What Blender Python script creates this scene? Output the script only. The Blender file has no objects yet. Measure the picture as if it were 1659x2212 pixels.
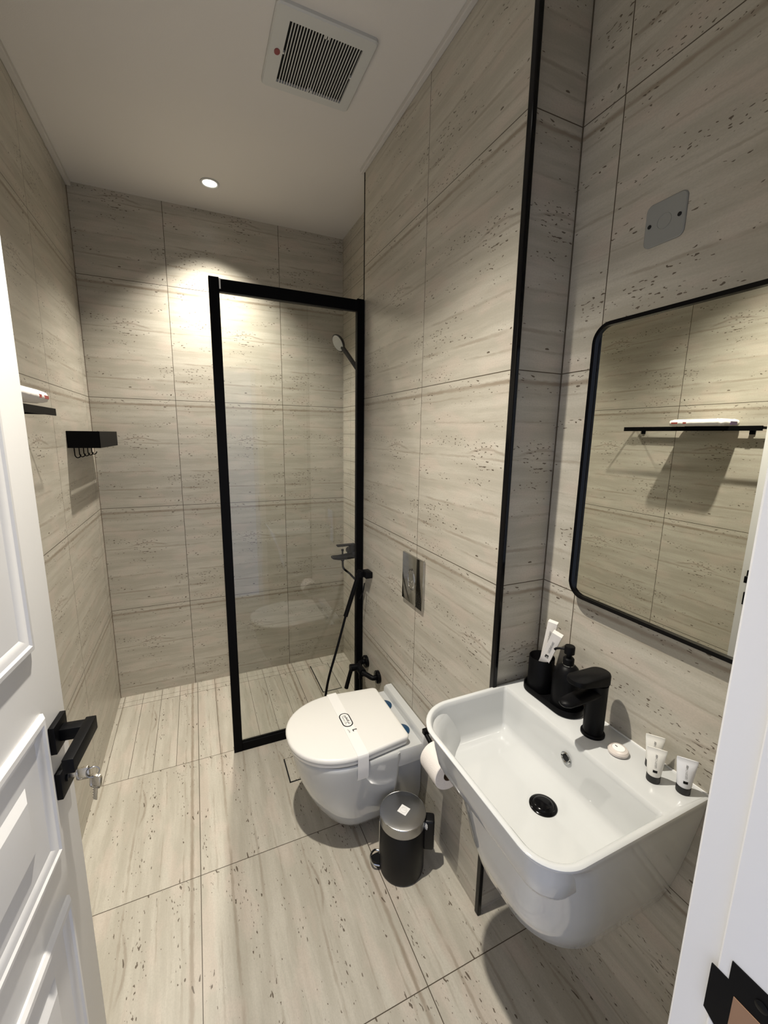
import bpy, bmesh, math
from mathutils import Vector, Matrix

S = bpy.context.scene
COL = S.collection
PI = math.pi

# ------------------------------------------------------------------ camera
CAM = Vector((.4942, -2.7187, 1.5799))
YAW, PIT, ROL, FPX = .4226, -.1807, .0157, 905.69
fw = Vector((math.sin(YAW)*math.cos(PIT), math.cos(YAW)*math.cos(PIT), math.sin(PIT)))
rt = Vector((math.cos(YAW), -math.sin(YAW), 0))
up = rt.cross(fw)
R2 = rt*math.cos(ROL) + up*math.sin(ROL)
U2 = -rt*math.sin(ROL) + up*math.cos(ROL)
cd = bpy.data.cameras.new('camera')
cam = bpy.data.objects.new('camera', cd)
COL.objects.link(cam)
cd.sensor_fit = 'VERTICAL'
cd.sensor_height = 36
cd.sensor_width = 27
cd.lens = FPX/2212*36
cd.clip_start = .01
M = Matrix((R2, U2, -fw)).transposed().to_4x4()
M.translation = CAM
cam.matrix_world = M
S.camera = cam

# ------------------------------------------------------------------ world, exposure
S.view_settings.view_transform = 'Standard'
S.view_settings.look = 'None'
S.view_settings.gamma = 1
S.view_settings.use_curve_mapping = False
S.view_settings.exposure = 0.42
W = bpy.data.worlds.new('world')
S.world = W
W.use_nodes = True
W.node_tree.nodes['Background'].inputs[0].default_value = (.64, .72, 1.0, 1)
W.node_tree.nodes['Background'].inputs[1].default_value = 0.72

DOWNLIGHTS = [((.637, -.285), 130, 'small round recessed downlight glowing in the ceiling over the shower'),
              ((.54, -1.76), 165, 'small round recessed downlight in the ceiling between the door and the washbasin')]
ZC = 2.768

# ------------------------------------------------------------------ materials
def new_mat(name):
    m = bpy.data.materials.new(name)
    m.use_nodes = True
    nt = m.node_tree
    b = nt.nodes['Principled BSDF']
    return m, nt, b

def pmat(name, col, rough=.5, metal=0, coat=0, bump=0, bscale=200, spec=.5, var=0):
    m, nt, b = new_mat(name)
    b.inputs['Base Color'].default_value = (*col, 1)
    b.inputs['Roughness'].default_value = rough
    b.inputs['Metallic'].default_value = metal
    b.inputs['Coat Weight'].default_value = coat
    b.inputs['Coat Roughness'].default_value = .04
    b.inputs['Specular IOR Level'].default_value = spec
    tc = nt.nodes.new('ShaderNodeTexCoord')
    n = nt.nodes.new('ShaderNodeTexNoise')
    n.inputs['Scale'].default_value = bscale
    nt.links.new(tc.outputs['Object'], n.inputs['Vector'])
    if bump:
        bp = nt.nodes.new('ShaderNodeBump')
        bp.inputs['Strength'].default_value = bump
        bp.inputs['Distance'].default_value = .002
        nt.links.new(n.outputs['Fac'], bp.inputs['Height'])
        nt.links.new(bp.outputs['Normal'], b.inputs['Normal'])
    mr = nt.nodes.new('ShaderNodeMapRange')
    mr.inputs['To Min'].default_value = max(0, rough*(1-.12))
    mr.inputs['To Max'].default_value = rough*(1+.12)
    nt.links.new(n.outputs['Fac'], mr.inputs['Value'])
    nt.links.new(mr.outputs['Result'], b.inputs['Roughness'])
    return m

def travertine(name, extra_v=None, line_u=None, rough=.32, seed=0.0, base_gain=1.0, grout=(.065, .048, .031), pits=0.0):
    m, nt, b = new_mat(name)
    L = nt.links.new
    def math_(op, a, c=None, d=None):
        n = nt.nodes.new('ShaderNodeMath')
        n.operation = op
        for i, v in enumerate((a, c, d)):
            if v is None: continue
            if isinstance(v, (int, float)): n.inputs[i].default_value = v
            else: L(v, n.inputs[i])
        return n.outputs[0]
    def comb(x, y, z=0):
        n = nt.nodes.new('ShaderNodeCombineXYZ')
        for i, v in enumerate((x, y, z)):
            if isinstance(v, (int, float)): n.inputs[i].default_value = v
            else: L(v, n.inputs[i])
        return n.outputs[0]
    def noise(vec, detail=3, rough_=.55, dist=0, scale=1):
        n = nt.nodes.new('ShaderNodeTexNoise')
        n.inputs['Scale'].default_value = scale
        n.inputs['Detail'].default_value = detail
        n.inputs['Roughness'].default_value = rough_
        n.inputs['Distortion'].default_value = dist
        L(vec, n.inputs['Vector'])
        return n.outputs['Fac']
    def rng(v, a, c, o0=0, o1=1):
        n = nt.nodes.new('ShaderNodeMapRange')
        n.interpolation_type = 'SMOOTHSTEP'
        n.inputs['From Min'].default_value = a
        n.inputs['From Max'].default_value = c
        n.inputs['To Min'].default_value = o0
        n.inputs['To Max'].default_value = o1
        L(v, n.inputs['Value'])
        return n.outputs['Result']
    def mix(f, a, c):
        n = nt.nodes.new('ShaderNodeMix')
        n.data_type = 'RGBA'
        if isinstance(f, float): n.inputs[0].default_value = f
        else: L(f, n.inputs[0])
        for i, v in ((6, a), (7, c)):
            if isinstance(v, tuple): n.inputs[i].default_value = (*v, 1)
            else: L(v, n.inputs[i])
        return n.outputs[2]
    uv = nt.nodes.new('ShaderNodeUVMap')
    sp = nt.nodes.new('ShaderNodeSeparateXYZ')
    L(uv.outputs[0], sp.inputs[0])
    u, v = sp.outputs[0], sp.outputs[1]
    fu = math_('FRACT', math_('DIVIDE', u, .6))
    fv = math_('FRACT', math_('DIVIDE', v, .6))
    g = base_gain
    cA = (.515*g, .486*g, .412*g); cB = (.415*g, .387*g, .320*g)
    # slow wander of the bedding lines
    wob = noise(comb(math_('MULTIPLY', fu, 2.2), math_('MULTIPLY', fv, 3.0), seed), 2)
    fvw = math_('ADD', fv, math_('MULTIPLY', math_('SUBTRACT', wob, .5), .035))
    s1 = noise(comb(math_('MULTIPLY', fu, 1.1), math_('MULTIPLY', fvw, 13), seed+3), 4, .6, 0)
    s2 = noise(comb(math_('MULTIPLY', fu, 9), math_('MULTIPLY', fvw, 70), seed+7), 4, .65, 0)
    c = mix(rng(s1, .36, .66), cB, cA)
    c = mix(math_('MULTIPLY', rng(s2, .52, .74), .50), c, (.37*g, .33*g, .268*g))
    warm = noise(comb(math_('MULTIPLY', fu, 3), math_('MULTIPLY', fv, 7), seed+11), 2)
    c = mix(math_('MULTIPLY', rng(warm, .5, .66), .30), c, (.60*g, .49*g, .42*g))
    grain = noise(comb(math_('MULTIPLY', fu, 110), math_('MULTIPLY', fv, 170), seed+21), 2, .6)
    c = mix(math_('MULTIPLY', rng(grain, .35, .7), .24), c, (.33*g, .30*g, .25*g))
    # dark ragged bedding bands: one right under the upper joint, others weaker
    rag = noise(comb(math_('MULTIPLY', fu, 16), math_('MULTIPLY', fv, 60), seed+2), 3, .7)
    for pos, wd, st in ((.952, .017, .95), (.905, .008, .45), (.78, .007, .35), (.60, .010, .55), (.45, .007, .35), (.335, .011, .5), (.17, .013, .65), (.09, .008, .4)):
        dd = math_('ABSOLUTE', math_('SUBTRACT', fv if pos > .93 else fvw, pos))
        dd = math_('ADD', dd, math_('MULTIPLY', math_('SUBTRACT', rag, .5), .018))
        band = math_('SUBTRACT', 1.0, rng(dd, wd*.15, wd))
        br = noise(comb(math_('MULTIPLY', fu, 3.1), pos*17+seed), 2)
        band = math_('MULTIPLY', math_('MULTIPLY', band, rng(br, .35, .6, .75 if pos > .93 else 0)), st)
        c = mix(band, c, (.27*g, .225*g, .17*g))
    # the curled wisp in the middle right of every tile
    wy = math_('MULTIPLY', math_('SINE', math_('MULTIPLY', math_('SUBTRACT', fu, .52), 11)), .022)
    wd_ = math_('ABSOLUTE', math_('SUBTRACT', math_('SUBTRACT', fv, .625), wy))
    wm = math_('SUBTRACT', 1.0, rng(math_('ADD', wd_, math_('MULTIPLY', math_('SUBTRACT', rag, .5), .02)), .002, .011))
    wu = math_('SUBTRACT', 1.0, rng(math_('ABSOLUTE', math_('SUBTRACT', fu, .68)), .10, .20))
    c = mix(math_('MULTIPLY', math_('MULTIPLY', wm, wu), .55), c, (.26*g, .215*g, .165*g))
    # pits
    pit = noise(comb(math_('MULTIPLY', fu, 42), math_('MULTIPLY', fvw, 110), seed+5), 1, .4, .2)
    clus = noise(comb(math_('MULTIPLY', fu, 2.5), math_('MULTIPLY', fvw, 11), seed+9), 2)
    thr = rng(clus, .42+pits, .66+pits, .80, .65+pits*.2)
    pm = math_('GREATER_THAN', pit, thr)
    pit2 = noise(comb(math_('MULTIPLY', fu, 15), math_('MULTIPLY', fvw, 42), seed+15), 1, .4, .2)
    pm = math_('MAXIMUM', pm, math_('GREATER_THAN', pit2, .765))
    c = mix(math_('MULTIPLY', pm, .95), c, (.10*g, .075*g, .052*g))
    # joints
    gw = .0013/.6
    lu = math_('MINIMUM', fu, math_('SUBTRACT', 1.0, fu))
    lv = math_('MINIMUM', fv, math_('SUBTRACT', 1.0, fv))
    gm = math_('LESS_THAN', math_('MINIMUM', lu, lv), gw)
    if extra_v:
        pitch, off = extra_v
        fe = math_('FRACT', math_('DIVIDE', math_('SUBTRACT', v, off), pitch))
        le = math_('MINIMUM', fe, math_('SUBTRACT', 1.0, fe))
        gm = math_('MAXIMUM', gm, math_('LESS_THAN', le, .0010/pitch))
    if line_u is not None:
        le = math_('ABSOLUTE', math_('SUBTRACT', u, line_u))
        gm = math_('MAXIMUM', gm, math_('LESS_THAN', le, .0010))
    c = mix(gm, c, grout)
    L(c, b.inputs['Base Color'])
    b.inputs['Roughness'].default_value = rough
    b.inputs['Specular IOR Level'].default_value = .45
    bp = nt.nodes.new('ShaderNodeBump')
    bp.inputs['Strength'].default_value = .35
    bp.inputs['Distance'].default_value = .0008
    hh = math_('SUBTRACT', math_('MULTIPLY', s2, .3), math_('MAXIMUM', pm, gm))
    L(hh, bp.inputs['Height'])
    L(bp.outputs['Normal'], b.inputs['Normal'])
    return m

STONE = travertine('travertine_wall')
STONE_FLOOR = travertine('travertine_floor', seed=1.7, rough=.38, pits=.05)
STONE_SHOWER_FLOOR = travertine('travertine_shower_floor', extra_v=(.1, 0), line_u=.647, seed=1.7, rough=.42, pits=.08)
STONE_SHOWER_WALL = travertine('travertine_shower_wall', extra_v=(.6/7, 0), line_u=-.46)
PAINT = pmat('ceiling_paint', (.66, .635, .60), .75, bump=.15, bscale=350)
WHITE_PAINT = pmat('white_door_lacquer', (.74, .735, .72), .35, bump=.05, bscale=120)
CERAMIC = pmat('white_glazed_ceramic', (.56, .57, .56), .07, coat=.5, bscale=30)
SEATW = pmat('white_seat_plastic', (.82, .81, .77), .22, bscale=40)
BLACK = pmat('matte_black_metal', (.0035, .0035, .004), .42, bscale=300, spec=.10)
BLACKF = pmat('black_powder_coat', (.002, .002, .0024), .5, bscale=300, spec=.08)
BLACKG = pmat('glossy_black_metal', (.003, .003, .0035), .14, bscale=100, spec=.18)
RUBBER = pmat('black_plastic', (.0055, .0055, .006), .42, bscale=300, spec=.25)
CHROME = pmat('polished_chrome', (.50, .50, .49), .10, metal=1, bscale=20)
STEEL = pmat('brushed_steel', (.42, .42, .42), .30, metal=1, bscale=200)
BRASS = pmat('key_steel', (.62, .58, .50), .28, metal=1, bscale=200)
PLASTIC = pmat('white_vent_plastic', (.56, .565, .54), .45, bscale=100)
VOID = pmat('duct_black', (.004, .004, .004), .9, bscale=50)
RED = pmat('red_badge', (.20, .012, .02), .3, bscale=50)
GREYPL = pmat('grey_blank_plate_plastic', (.27, .275, .26), .45, bscale=100)
BLUE = pmat('dark_blue_cap', (.004, .045, .11), .3, bscale=50)
PAPER = pmat('white_card', (.80, .77, .73), .6, bscale=100)
PAPER_ROLL = pmat('toilet_tissue', (.86, .81, .76), .9, bump=.4, bscale=260)
TISSUE_CORE = pmat('cardboard_core', (.16, .10, .06), .9, bscale=60)
TUBEW = pmat('white_tube_plastic', (.80, .79, .74), .35, bscale=60)
INK = pmat('black_ink', (.006, .006, .006), .5, bscale=60)
INK_GREY = pmat('grey_ink', (.34, .34, .33), .5, bscale=60)
LABELW = pmat('white_label_paper', (.88, .87, .84), .5, bscale=60)
TOWEL = pmat('wrapped_white_towel', (.80, .76, .72), .55, bump=.8, bscale=60)
RED_PRINT = pmat('red_print', (.28, .05, .04), .5, bscale=60)
PURPLE = pmat('violet_print', (.10, .06, .14), .4, bscale=60)
WOOD = pmat('raw_door_wood', (.28, .16, .09), .7, bump=.2, bscale=40)
SOAP = pmat('wrapped_soap', (.66, .60, .55), .18, coat=.5, bscale=60)
SHOWER_FACE = pmat('spray_face_grey', (.30, .30, .28), .4, bump=1, bscale=500)
SILICONE = pmat('white_silicone_seal', (.80, .80, .78), .35, bscale=60)
STONE_TRIM = pmat('gypsum_edge', (.55, .53, .50), .7, bscale=60)

def lamp_mat():
    m, nt, b = new_mat('downlight_lens')
    b.inputs['Base Color'].default_value = (1, 1, 1, 1)
    b.inputs['Emission Color'].default_value = (1, .95, .86, 1)
    b.inputs['Emission Strength'].default_value = 4
    return m
LAMP = lamp_mat()

def glass_mat():
    m, nt, b = new_mat('clear_glass')
    nt.nodes.remove(b)
    out = nt.nodes['Material Output']
    tr = nt.nodes.new('ShaderNodeBsdfTransparent'); tr.inputs[0].default_value = (.982, .992, .978, 1)
    gl = nt.nodes.new('ShaderNodeBsdfGlossy'); gl.inputs['Roughness'].default_value = 0.0
    gl.inputs[0].default_value = (1, 1, 1, 1)
    fr = nt.nodes.new('ShaderNodeFresnel'); fr.inputs[0].default_value = 1.5
    mx = nt.nodes.new('ShaderNodeMixShader')
    nt.links.new(fr.outputs[0], mx.inputs[0])
    nt.links.new(tr.outputs[0], mx.inputs[1])
    nt.links.new(gl.outputs[0], mx.inputs[2])
    nt.links.new(mx.outputs[0], out.inputs[0])
    return m
GLASS = glass_mat()
def mirror_mat():
    m, nt, b = new_mat('mirror_silver')
    b.inputs['Base Color'].default_value = (.80, .81, .75, 1)
    b.inputs['Metallic'].default_value = 1
    b.inputs['Roughness'].default_value = 0.0
    return m
MIRROR = mirror_mat()

# ------------------------------------------------------------------ helpers
ORG = {}
def empty(name, loc, label=None, cat=None, group=None):
    o = bpy.data.objects.new(name, None)
    o.empty_display_size = .05
    COL.objects.link(o)
    o.location = loc
    ORG[o] = Vector(loc)
    tag(o, label, cat, group)
    return o

def tag(o, label=None, cat=None, group=None, kind=None):
    if label: o['label'] = label
    if cat: o['category'] = cat
    if group: o['group'] = group
    if kind: o['kind'] = kind
    return o

def obj(name, bm, mat, parent=None, loc=None, smooth=35, uvf=None):
    """turn a bmesh in world coordinates into one mesh object"""
    if parent is not None: org = ORG[parent]
    else: org = Vector(loc) if loc is not None else Vector((0, 0, 0))
    bmesh.ops.recalc_face_normals(bm, faces=bm.faces)
    if uvf:
        lay = bm.loops.layers.uv.new('UVMap')
        bm.normal_update()
        for f in bm.faces:
            for lp in f.loops:
                lp[lay].uv = uvf(lp.vert.co, f.normal)
    bmesh.ops.translate(bm, verts=bm.verts, vec=-org)
    me = bpy.data.meshes.new(name)
    bm.to_mesh(me)
    bm.free()
    me.materials.append(mat)
    if smooth:
        me.shade_smooth()
        me.set_sharp_from_angle(angle=math.radians(smooth))
    o = bpy.data.objects.new(name, me)
    COL.objects.link(o)
    ORG[o] = org
    if parent is not None: o.parent = parent
    else: o.location = org
    return o

def B(): return bmesh.new()

def join(bm, other, mat=None):
    if mat is not None: bmesh.ops.transform(other, matrix=mat, verts=other.verts)
    me = bpy.data.meshes.new('tmp'); other.to_mesh(me); other.free()
    bm.from_mesh(me); bpy.data.meshes.remove(me)
    return bm

def box(bm, x0, x1, y0, y1, z0, z1, bev=0, seg=2, mat=None):
    t = B()
    r = bmesh.ops.create_cube(t, size=1)
    sx, sy, sz = x1-x0, y1-y0, z1-z0
    for v in t.verts:
        v.co = Vector((x0+(v.co.x+.5)*sx, y0+(v.co.y+.5)*sy, z0+(v.co.z+.5)*sz))
    if bev: bmesh.ops.bevel(t, geom=t.edges[:], offset=bev, segments=seg, affect='EDGES', profile=.5)
    return join(bm, t, mat)

def rings(bm, rs, cap0=True, cap1=True, closed=True):
    vs = [[bm.verts.new(p) for p in r] for r in rs]
    n = len(vs[0])
    for a, b_ in zip(vs, vs[1:]):
        for i in range(n if closed else n-1):
            j = (i+1) % n
            bm.faces.new((a[i], a[j], b_[j], b_[i]))
    if cap0: bm.faces.new(vs[0][::-1])
    if cap1: bm.faces.new(vs[-1])
    return bm

def rrect(x0, x1, y0, y1, rf, rb, z, k=8):
    """rounded rectangle in xy; rf radius of corners at x0, rb radius of corners at x1"""
    P = []
    rn, rr = rf if isinstance(rf, tuple) else (rf, rf)
    for cx, cy, r, a0 in ((x0+rn, y0+rn, rn, PI), (x1-rb, y0+rb, rb, 1.5*PI), (x1-rb, y1-rb, rb, 0), (x0+rr, y1-rr, rr, .5*PI)):
        for i in range(k):
            a = a0 + .5*PI*i/(k-1)
            P.append(Vector((cx+r*math.cos(a), cy+r*math.sin(a), z)))
    return P

def circ(c, r, axis='z', n=32, ry=None, ph=0):
    c = Vector(c); ry = ry or r
    out = []
    for i in range(n):
        a = 2*PI*i/n+ph
        p, q = r*math.cos(a), ry*math.sin(a)
        d = {'z': (p, q, 0), 'x': (0, p, q), 'y': (p, 0, q)}[axis]
        out.append(c+Vector(d))
    return out

def lathe(bm, c, prof, axis='z', n=40, cap0=True, cap1=True):
    """prof: list of (radius, offset along axis)"""
    c = Vector(c); ax = Vector({'z': (0, 0, 1), 'x': (1, 0, 0), 'y': (0, 1, 0)}[axis])
    return rings(bm, [circ(c+ax*h, max(r, 1e-5), axis, n) for r, h in prof], cap0, cap1)

def cyl_between(bm, a, b, r0, r1=None, n=24):
    a, b = Vector(a), Vector(b); r1 = r0 if r1 is None else r1
    d = (b-a).normalized()
    t = d.orthogonal().normalized(); s = d.cross(t)
    rs = []
    for c, r in ((a, r0), (b, r1)):
        rs.append([c+(t*math.cos(2*PI*i/n)+s*math.sin(2*PI*i/n))*r for i in range(n)])
    return rings(bm, rs)

def spline(pts, sub=10):
    P = [Vector(p) for p in pts]
    P = [P[0]*2-P[1]]+P+[P[-1]*2-P[-2]]
    out = []
    for i in range(1, len(P)-2):
        p0, p1, p2, p3 = P[i-1:i+3]
        for k in range(sub):
            t = k/sub
            out.append(.5*((2*p1)+(-p0+p2)*t+(2*p0-5*p1+4*p2-p3)*t*t+(-p0+3*p1-3*p2+p3)*t**3))
    out.append(P[-2])
    return out

def tube(bm, pts, r, n=12, closed=False, flat=None):
    pts = [Vector(p) for p in pts]
    N = len(pts)
    rs = []
    ref = None
    for i, p in enumerate(pts):
        if closed: d = pts[(i+1) % N]-pts[i-1]
        else: d = pts[min(i+1, N-1)]-pts[max(i-1, 0)]
        d.normalize()
        if ref is None: ref = d.orthogonal().normalized()
        ref = (ref-d*ref.dot(d)).normalized()
        s = d.cross(ref)
        rs.append([p+(ref*math.cos(2*PI*k/n)+s*math.sin(2*PI*k/n))*r for k in range(n)])
    if closed:
        rs.append(rs[0][:])
        bm2 = rings(bm, rs, False, False)
        bmesh.ops.remove_doubles(bm, verts=bm.verts, dist=1e-6)
        return bm2
    return rings(bm, rs)

def text_mesh(txt, size, origin, xdir, ydir, name, mat, parent, align='CENTER', extr=.0003, bold=0):
    cu = bpy.data.curves.new('txt', 'FONT')
    cu.body = txt
    cu.size = size
    cu.align_x = align
    cu.align_y = 'CENTER'
    cu.extrude = extr
    cu.offset = bold
    to = bpy.data.objects.new('txt', cu)
    COL.objects.link(to)
    bpy.context.view_layer.update()
    dg = bpy.context.evaluated_depsgraph_get()
    me = bpy.data.meshes.new_from_object(to.evaluated_get(dg))
    bm = B(); bm.from_mesh(me)
    bpy.data.objects.remove(to); bpy.data.curves.remove(cu)
    X, Y = Vector(xdir).normalized(), Vector(ydir).normalized()
    Z = X.cross(Y)
    mt = Matrix((X, Y, Z)).transposed().to_4x4()
    mt.translation = Vector(origin)
    bmesh.ops.transform(bm, matrix=mt, verts=bm.verts)
    return obj(name, bm, mat, parent, smooth=0)

# ------------------------------------------------------------------ the room
ZJ = .556      # height of the lowest wall joint
def wuv(u0=0, sgn=1, ux0=0):
    def f(co, n):
        if abs(n.x) > .5: return (sgn*(co.y-u0), co.z-ZJ)
        if abs(n.y) > .5: return (co.x-ux0, co.z-ZJ)
        return (co.y-u0, co.x-ux0)
    return f
def struct(name, bm, mat, uvf=None, parent=None):
    o = obj(name, bm, mat, parent, smooth=0, uvf=uvf)
    if parent is None: o['kind'] = 'structure'
    return o

fuv = lambda co, n: (co.y+.709, co.x-.423)
b = B(); box(b, -.1, 1.6, -2.85, -.709, -.08, 0)
struct('floor', b, STONE_FLOOR, fuv)
b = B(); box(b, -.1, 1.6, -.709, .1, -.08, 0)
# strips: offset so that joints fall where the shower cuts are
struct('floor', b, STONE_SHOWER_FLOOR, fuv)
b = B(); box(b, -.1, 0, -2.85, .1, 0, ZC+.04)
struct('wall_left', b, STONE, wuv(-.677, 1, 0))
b = B(); box(b, 0, 1.5, 0, .1, 0, ZC+.04)
struct('wall_back', b, STONE, wuv(0, 1, .412))
b = B(); box(b, 1.408, 1.6, -.72, 0, 0, ZC+.04)
struct('wall_shower', b, STONE_SHOWER_WALL, wuv(-.61, -1, 0))
b = B(); box(b, 1.273, 1.6, -1.804, -.72, 0, ZC+.04)
struct('wall_toilet', b, STONE, wuv(-1.31, -1, 1.0))
b = B(); box(b, 1.443, 1.6, -2.5, -1.804, 0, ZC+.04)
struct('wall_right', b, STONE, wuv(-1.921, -1, 0))
b = B()
box(b, 0, .09, -2.80, -2.5, 0, ZC+.04)
box(b, .09, 1.04, -2.80, -2.5, 2.16, ZC+.04)
box(b, 1.04, 1.6, -2.80, -2.5, 0, ZC+.04)
struct('wall_front', b, STONE, wuv(0, 1, .2))

# ceiling: real sheet with openings left for the fan and the lamps is not needed, fittings sit on it
b = B(); box(b, -.1, 1.6, -2.85, .1, ZC, ZC+.08)
struct('ceiling', b, PAINT)
b = B()
box(b, 0, .022, -2.5, -.004, ZC-.022, ZC, .003)
struct('trim_1', b, STONE_TRIM)
b = B()
box(b, 1.255, 1.273, -1.804, -.70, ZC-.02, ZC, .003)
struct('trim_2', b, STONE_TRIM)
# black metal tile edge profiles at the outer corners
b = B(); box(b, 1.266, 1.280, -1.818, -1.798, 0, ZC, .003)
struct('trim_3', b, BLACKG)
b = B(); box(b, 1.271, 1.277, -.722, -.714, 0, ZC, .001)
struct('trim_4', b, BLACK)
# silicone / dark corner joints
b = B(); box(b, 1.4405, 1.443, -1.8065, -1.804, .0, ZC)
struct('trim_5', b, pmat('corner_joint', (.10, .08, .055), .8))
b = B(); box(b, 0, .0022, -.0022, 0, 0, ZC)
struct('trim_6', b, pmat('corner_joint_shower', (.12, .085, .055), .8))

# door frame -----------------------------------------------------------------
b = B()
box(b, 1.0, 1.04, -2.80, -2.5, 0, 2.16, .003)
box(b, .975, 1.0, -2.80, -2.60, 0, 2.12, .003)
b2 = B(); bmesh.ops.delete(b, geom=b.verts[:], context='VERTS')
box(b, 1.0, 1.04, -2.84, -2.497, 0, 2.16, .003)      # lock side jamb
box(b, .09, .13, -2.84, -2.497, 0, 2.16, .003)       # hinge side jamb
box(b, .13, 1.0, -2.84, -2.497, 2.12, 2.16, .003)    # head
box(b, .994, 1.0005, -2.84, -2.536, 0, 2.12, .002)   # shallow stop on the lock side
b2.free()
dj = struct('door_2', b, WHITE_PAINT)
dj['label'] = 'white painted door frame at the right edge of the picture'
sk = B()
# strike plate: flat plate on the stop plus lip turned round the edge
pts = [(-2.5315, .938), (-2.5315, 1.000), (-2.548, 1.000), (-2.548, 1.026), (-2.615, 1.026), (-2.615, .90), (-2.548, .90), (-2.548, .926)]
t = B()
lo = [t.verts.new((.9925, y, z)) for y, z in pts]
hi = [t.verts.new((.9940, y, z)) for y, z in pts]
t.faces.new(lo); t.faces.new(hi[::-1])
for i in range(len(pts)):
    j = (i+1) % len(pts); t.faces.new((lo[i], lo[j], hi[j], hi[i]))
join(sk, t)
bmesh.ops.recalc_face_normals(sk, faces=sk.faces)
spl = obj('strike_plate', sk, BLACK, dj, smooth=0)
b = B(); box(b, .9915, .9924, -2.583, -2.555, .935, .988)
obj('latch_hole', b, WOOD, dj, smooth=0)
b = B(); lathe(b, (.9925, -2.577, 1.008), [(.006, 0), (.006, -.001), (.004, -.0015)], 'x', 16)
obj('screw', b, BLACKG, dj)

# ------------------------------------------------------------------ door leaf
da = math.radians(6.13)
Dd = Vector((math.sin(da), math.cos(da), 0))
Nn = Vector((math.cos(da), -math.sin(da), 0))
E0 = Vector((.225, -1.77, 0))
LEAF = .79
# local frame: X = u (from lock edge towards hinge), Y = out of the face into the room, Z up
DM = Matrix((-Dd, Nn, Vector((0, 0, 1)))).transposed().to_4x4(); DM.translation = E0
door = empty('door_1', E0-Dd*LEAF)
door['kind'] = 'structure'
b = B(); box(b, 0, LEAF, -.04, 0, .008, 2.10, .002, mat=None)
bmesh.ops.transform(b, matrix=DM, verts=b.verts)
obj('door_leaf', b, WHITE_PAINT, door)
def frame_rings(bm, u0, u1, z0, z1, prof):
    """prof: list of (inset, height) swept around a rectangle"""
    rs = []
    for ins, h in prof:
        rs.append([Vector((u0+ins, h, z0+ins)), Vector((u1-ins, h, z0+ins)), Vector((u1-ins, h, z1-ins)), Vector((u0+ins, h, z1-ins))])
    rings(bm, rs, False, True)
b = B()
for z0, z1 in ((1.205, 1.97), (.795, 1.083), (.20, .690)):
    frame_rings(b, .092, LEAF-.092, z0, z1, [(0, -.001), (0, .004), (.006, .009), (.014, .010), (.018, .007), (.024, .006), (.034, .001), (.080, .001), (.096, .009), (.100, .0093)])
bmesh.ops.transform(b, matrix=DM, verts=b.verts)
obj('door_panel', b, WHITE_PAINT, door, smooth=20)
# handle
b = B(); box(b, .021, .076, 0, .010, .985, 1.040, .001, mat=DM)
hd = obj('door_handle', b, BLACK, door)
b = B(); box(b, .036, .060, .010, .050, 1.0, 1.024, .0015, mat=DM); box(b, .032, .152, .046, .064, .998, 1.026, .0015, mat=DM)
obj('lever', b, BLACK, hd)
b = B(); box(b, .021, .076, 0, .010, .888, .943, .001, mat=DM)
lathe(b, DM @ Vector((.0485, .012, .9155)), [(.009, -.004), (.009, .0)], 'x', 20)
obj('lock_plate', b, BLACK, door)
# keys
KL = DM @ Vector((.0485, .010, .9155))
keys = empty('key_set', KL, 'steel keys on a small ring hanging from the lock of the white door', 'keys')
def dp(u, y, z): return DM @ Vector((u, y, z))
b = B(); box(b, .0475, .0495, .010, .026, .911, .920, .0004, mat=DM)
box(b, .0473, .0497, .024, .047, .903, .928, .004, 3, mat=DM)
obj('key', b, BRASS, keys)
rc = dp(.049, .052, .914)
b = B(); tube(b, [rc+Vector((0, 0, 0))+(Dd*.3+Nn).normalized()*.011*math.cos(a)+Vector((0, 0, 1))*.011*math.sin(a) for a in [2*PI*i/28 for i in range(28)]], .0011, 8, True)
obj('key_ring', b, STEEL, keys)
b = B()
km = Matrix.Rotation(math.radians(62), 4, 'Z') @ Matrix.Rotation(math.radians(8), 4, 'X'); km.translation = dp(.050, .057, .905)
t = B(); box(t, -.0012, .0012, -.011, .011, -.026, .002, .004, 3); box(t, -.001, .001, -.004, .004, -.056, -.024, .0004)
for q in range(4): box(t, -.0011, .0011, .0035, .0052, -.052+q*.006, -.049+q*.006)
join(b, t, km)
obj('key', b, BRASS, keys)

# ------------------------------------------------------------------ downlights
for (x, y), wt, lab in DOWNLIGHTS:
    e = empty('ceiling_downlight', (x, y, ZC), lab, 'ceiling light')
    b = B(); lathe(b, (x, y, ZC), [(.044, 0), (.044, -.004), (.040, -.006), (.034, -.004), (.032, -.001), (.032, 0)], 'z', 40, False, False)
    obj('ring', b, PLASTIC, e)
    b = B(); lathe(b, (x, y, ZC), [(.0325, 0), (.0325, -.0015)], 'z', 40)
    obj('lens', b, LAMP, e)
    ld = bpy.data.lights.new('downlight_lamp', 'SPOT')
    ld.energy = wt
    ld.color = (1, .935, .83)
    ld.spot_size = math.radians(104)
    ld.spot_blend = 1.0
    ld.shadow_soft_size = .02
    lo = bpy.data.objects.new('downlight_lamp', ld)
    COL.objects.link(lo)
    lo.parent = e
    lo.location = (0, 0, -.012)

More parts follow.
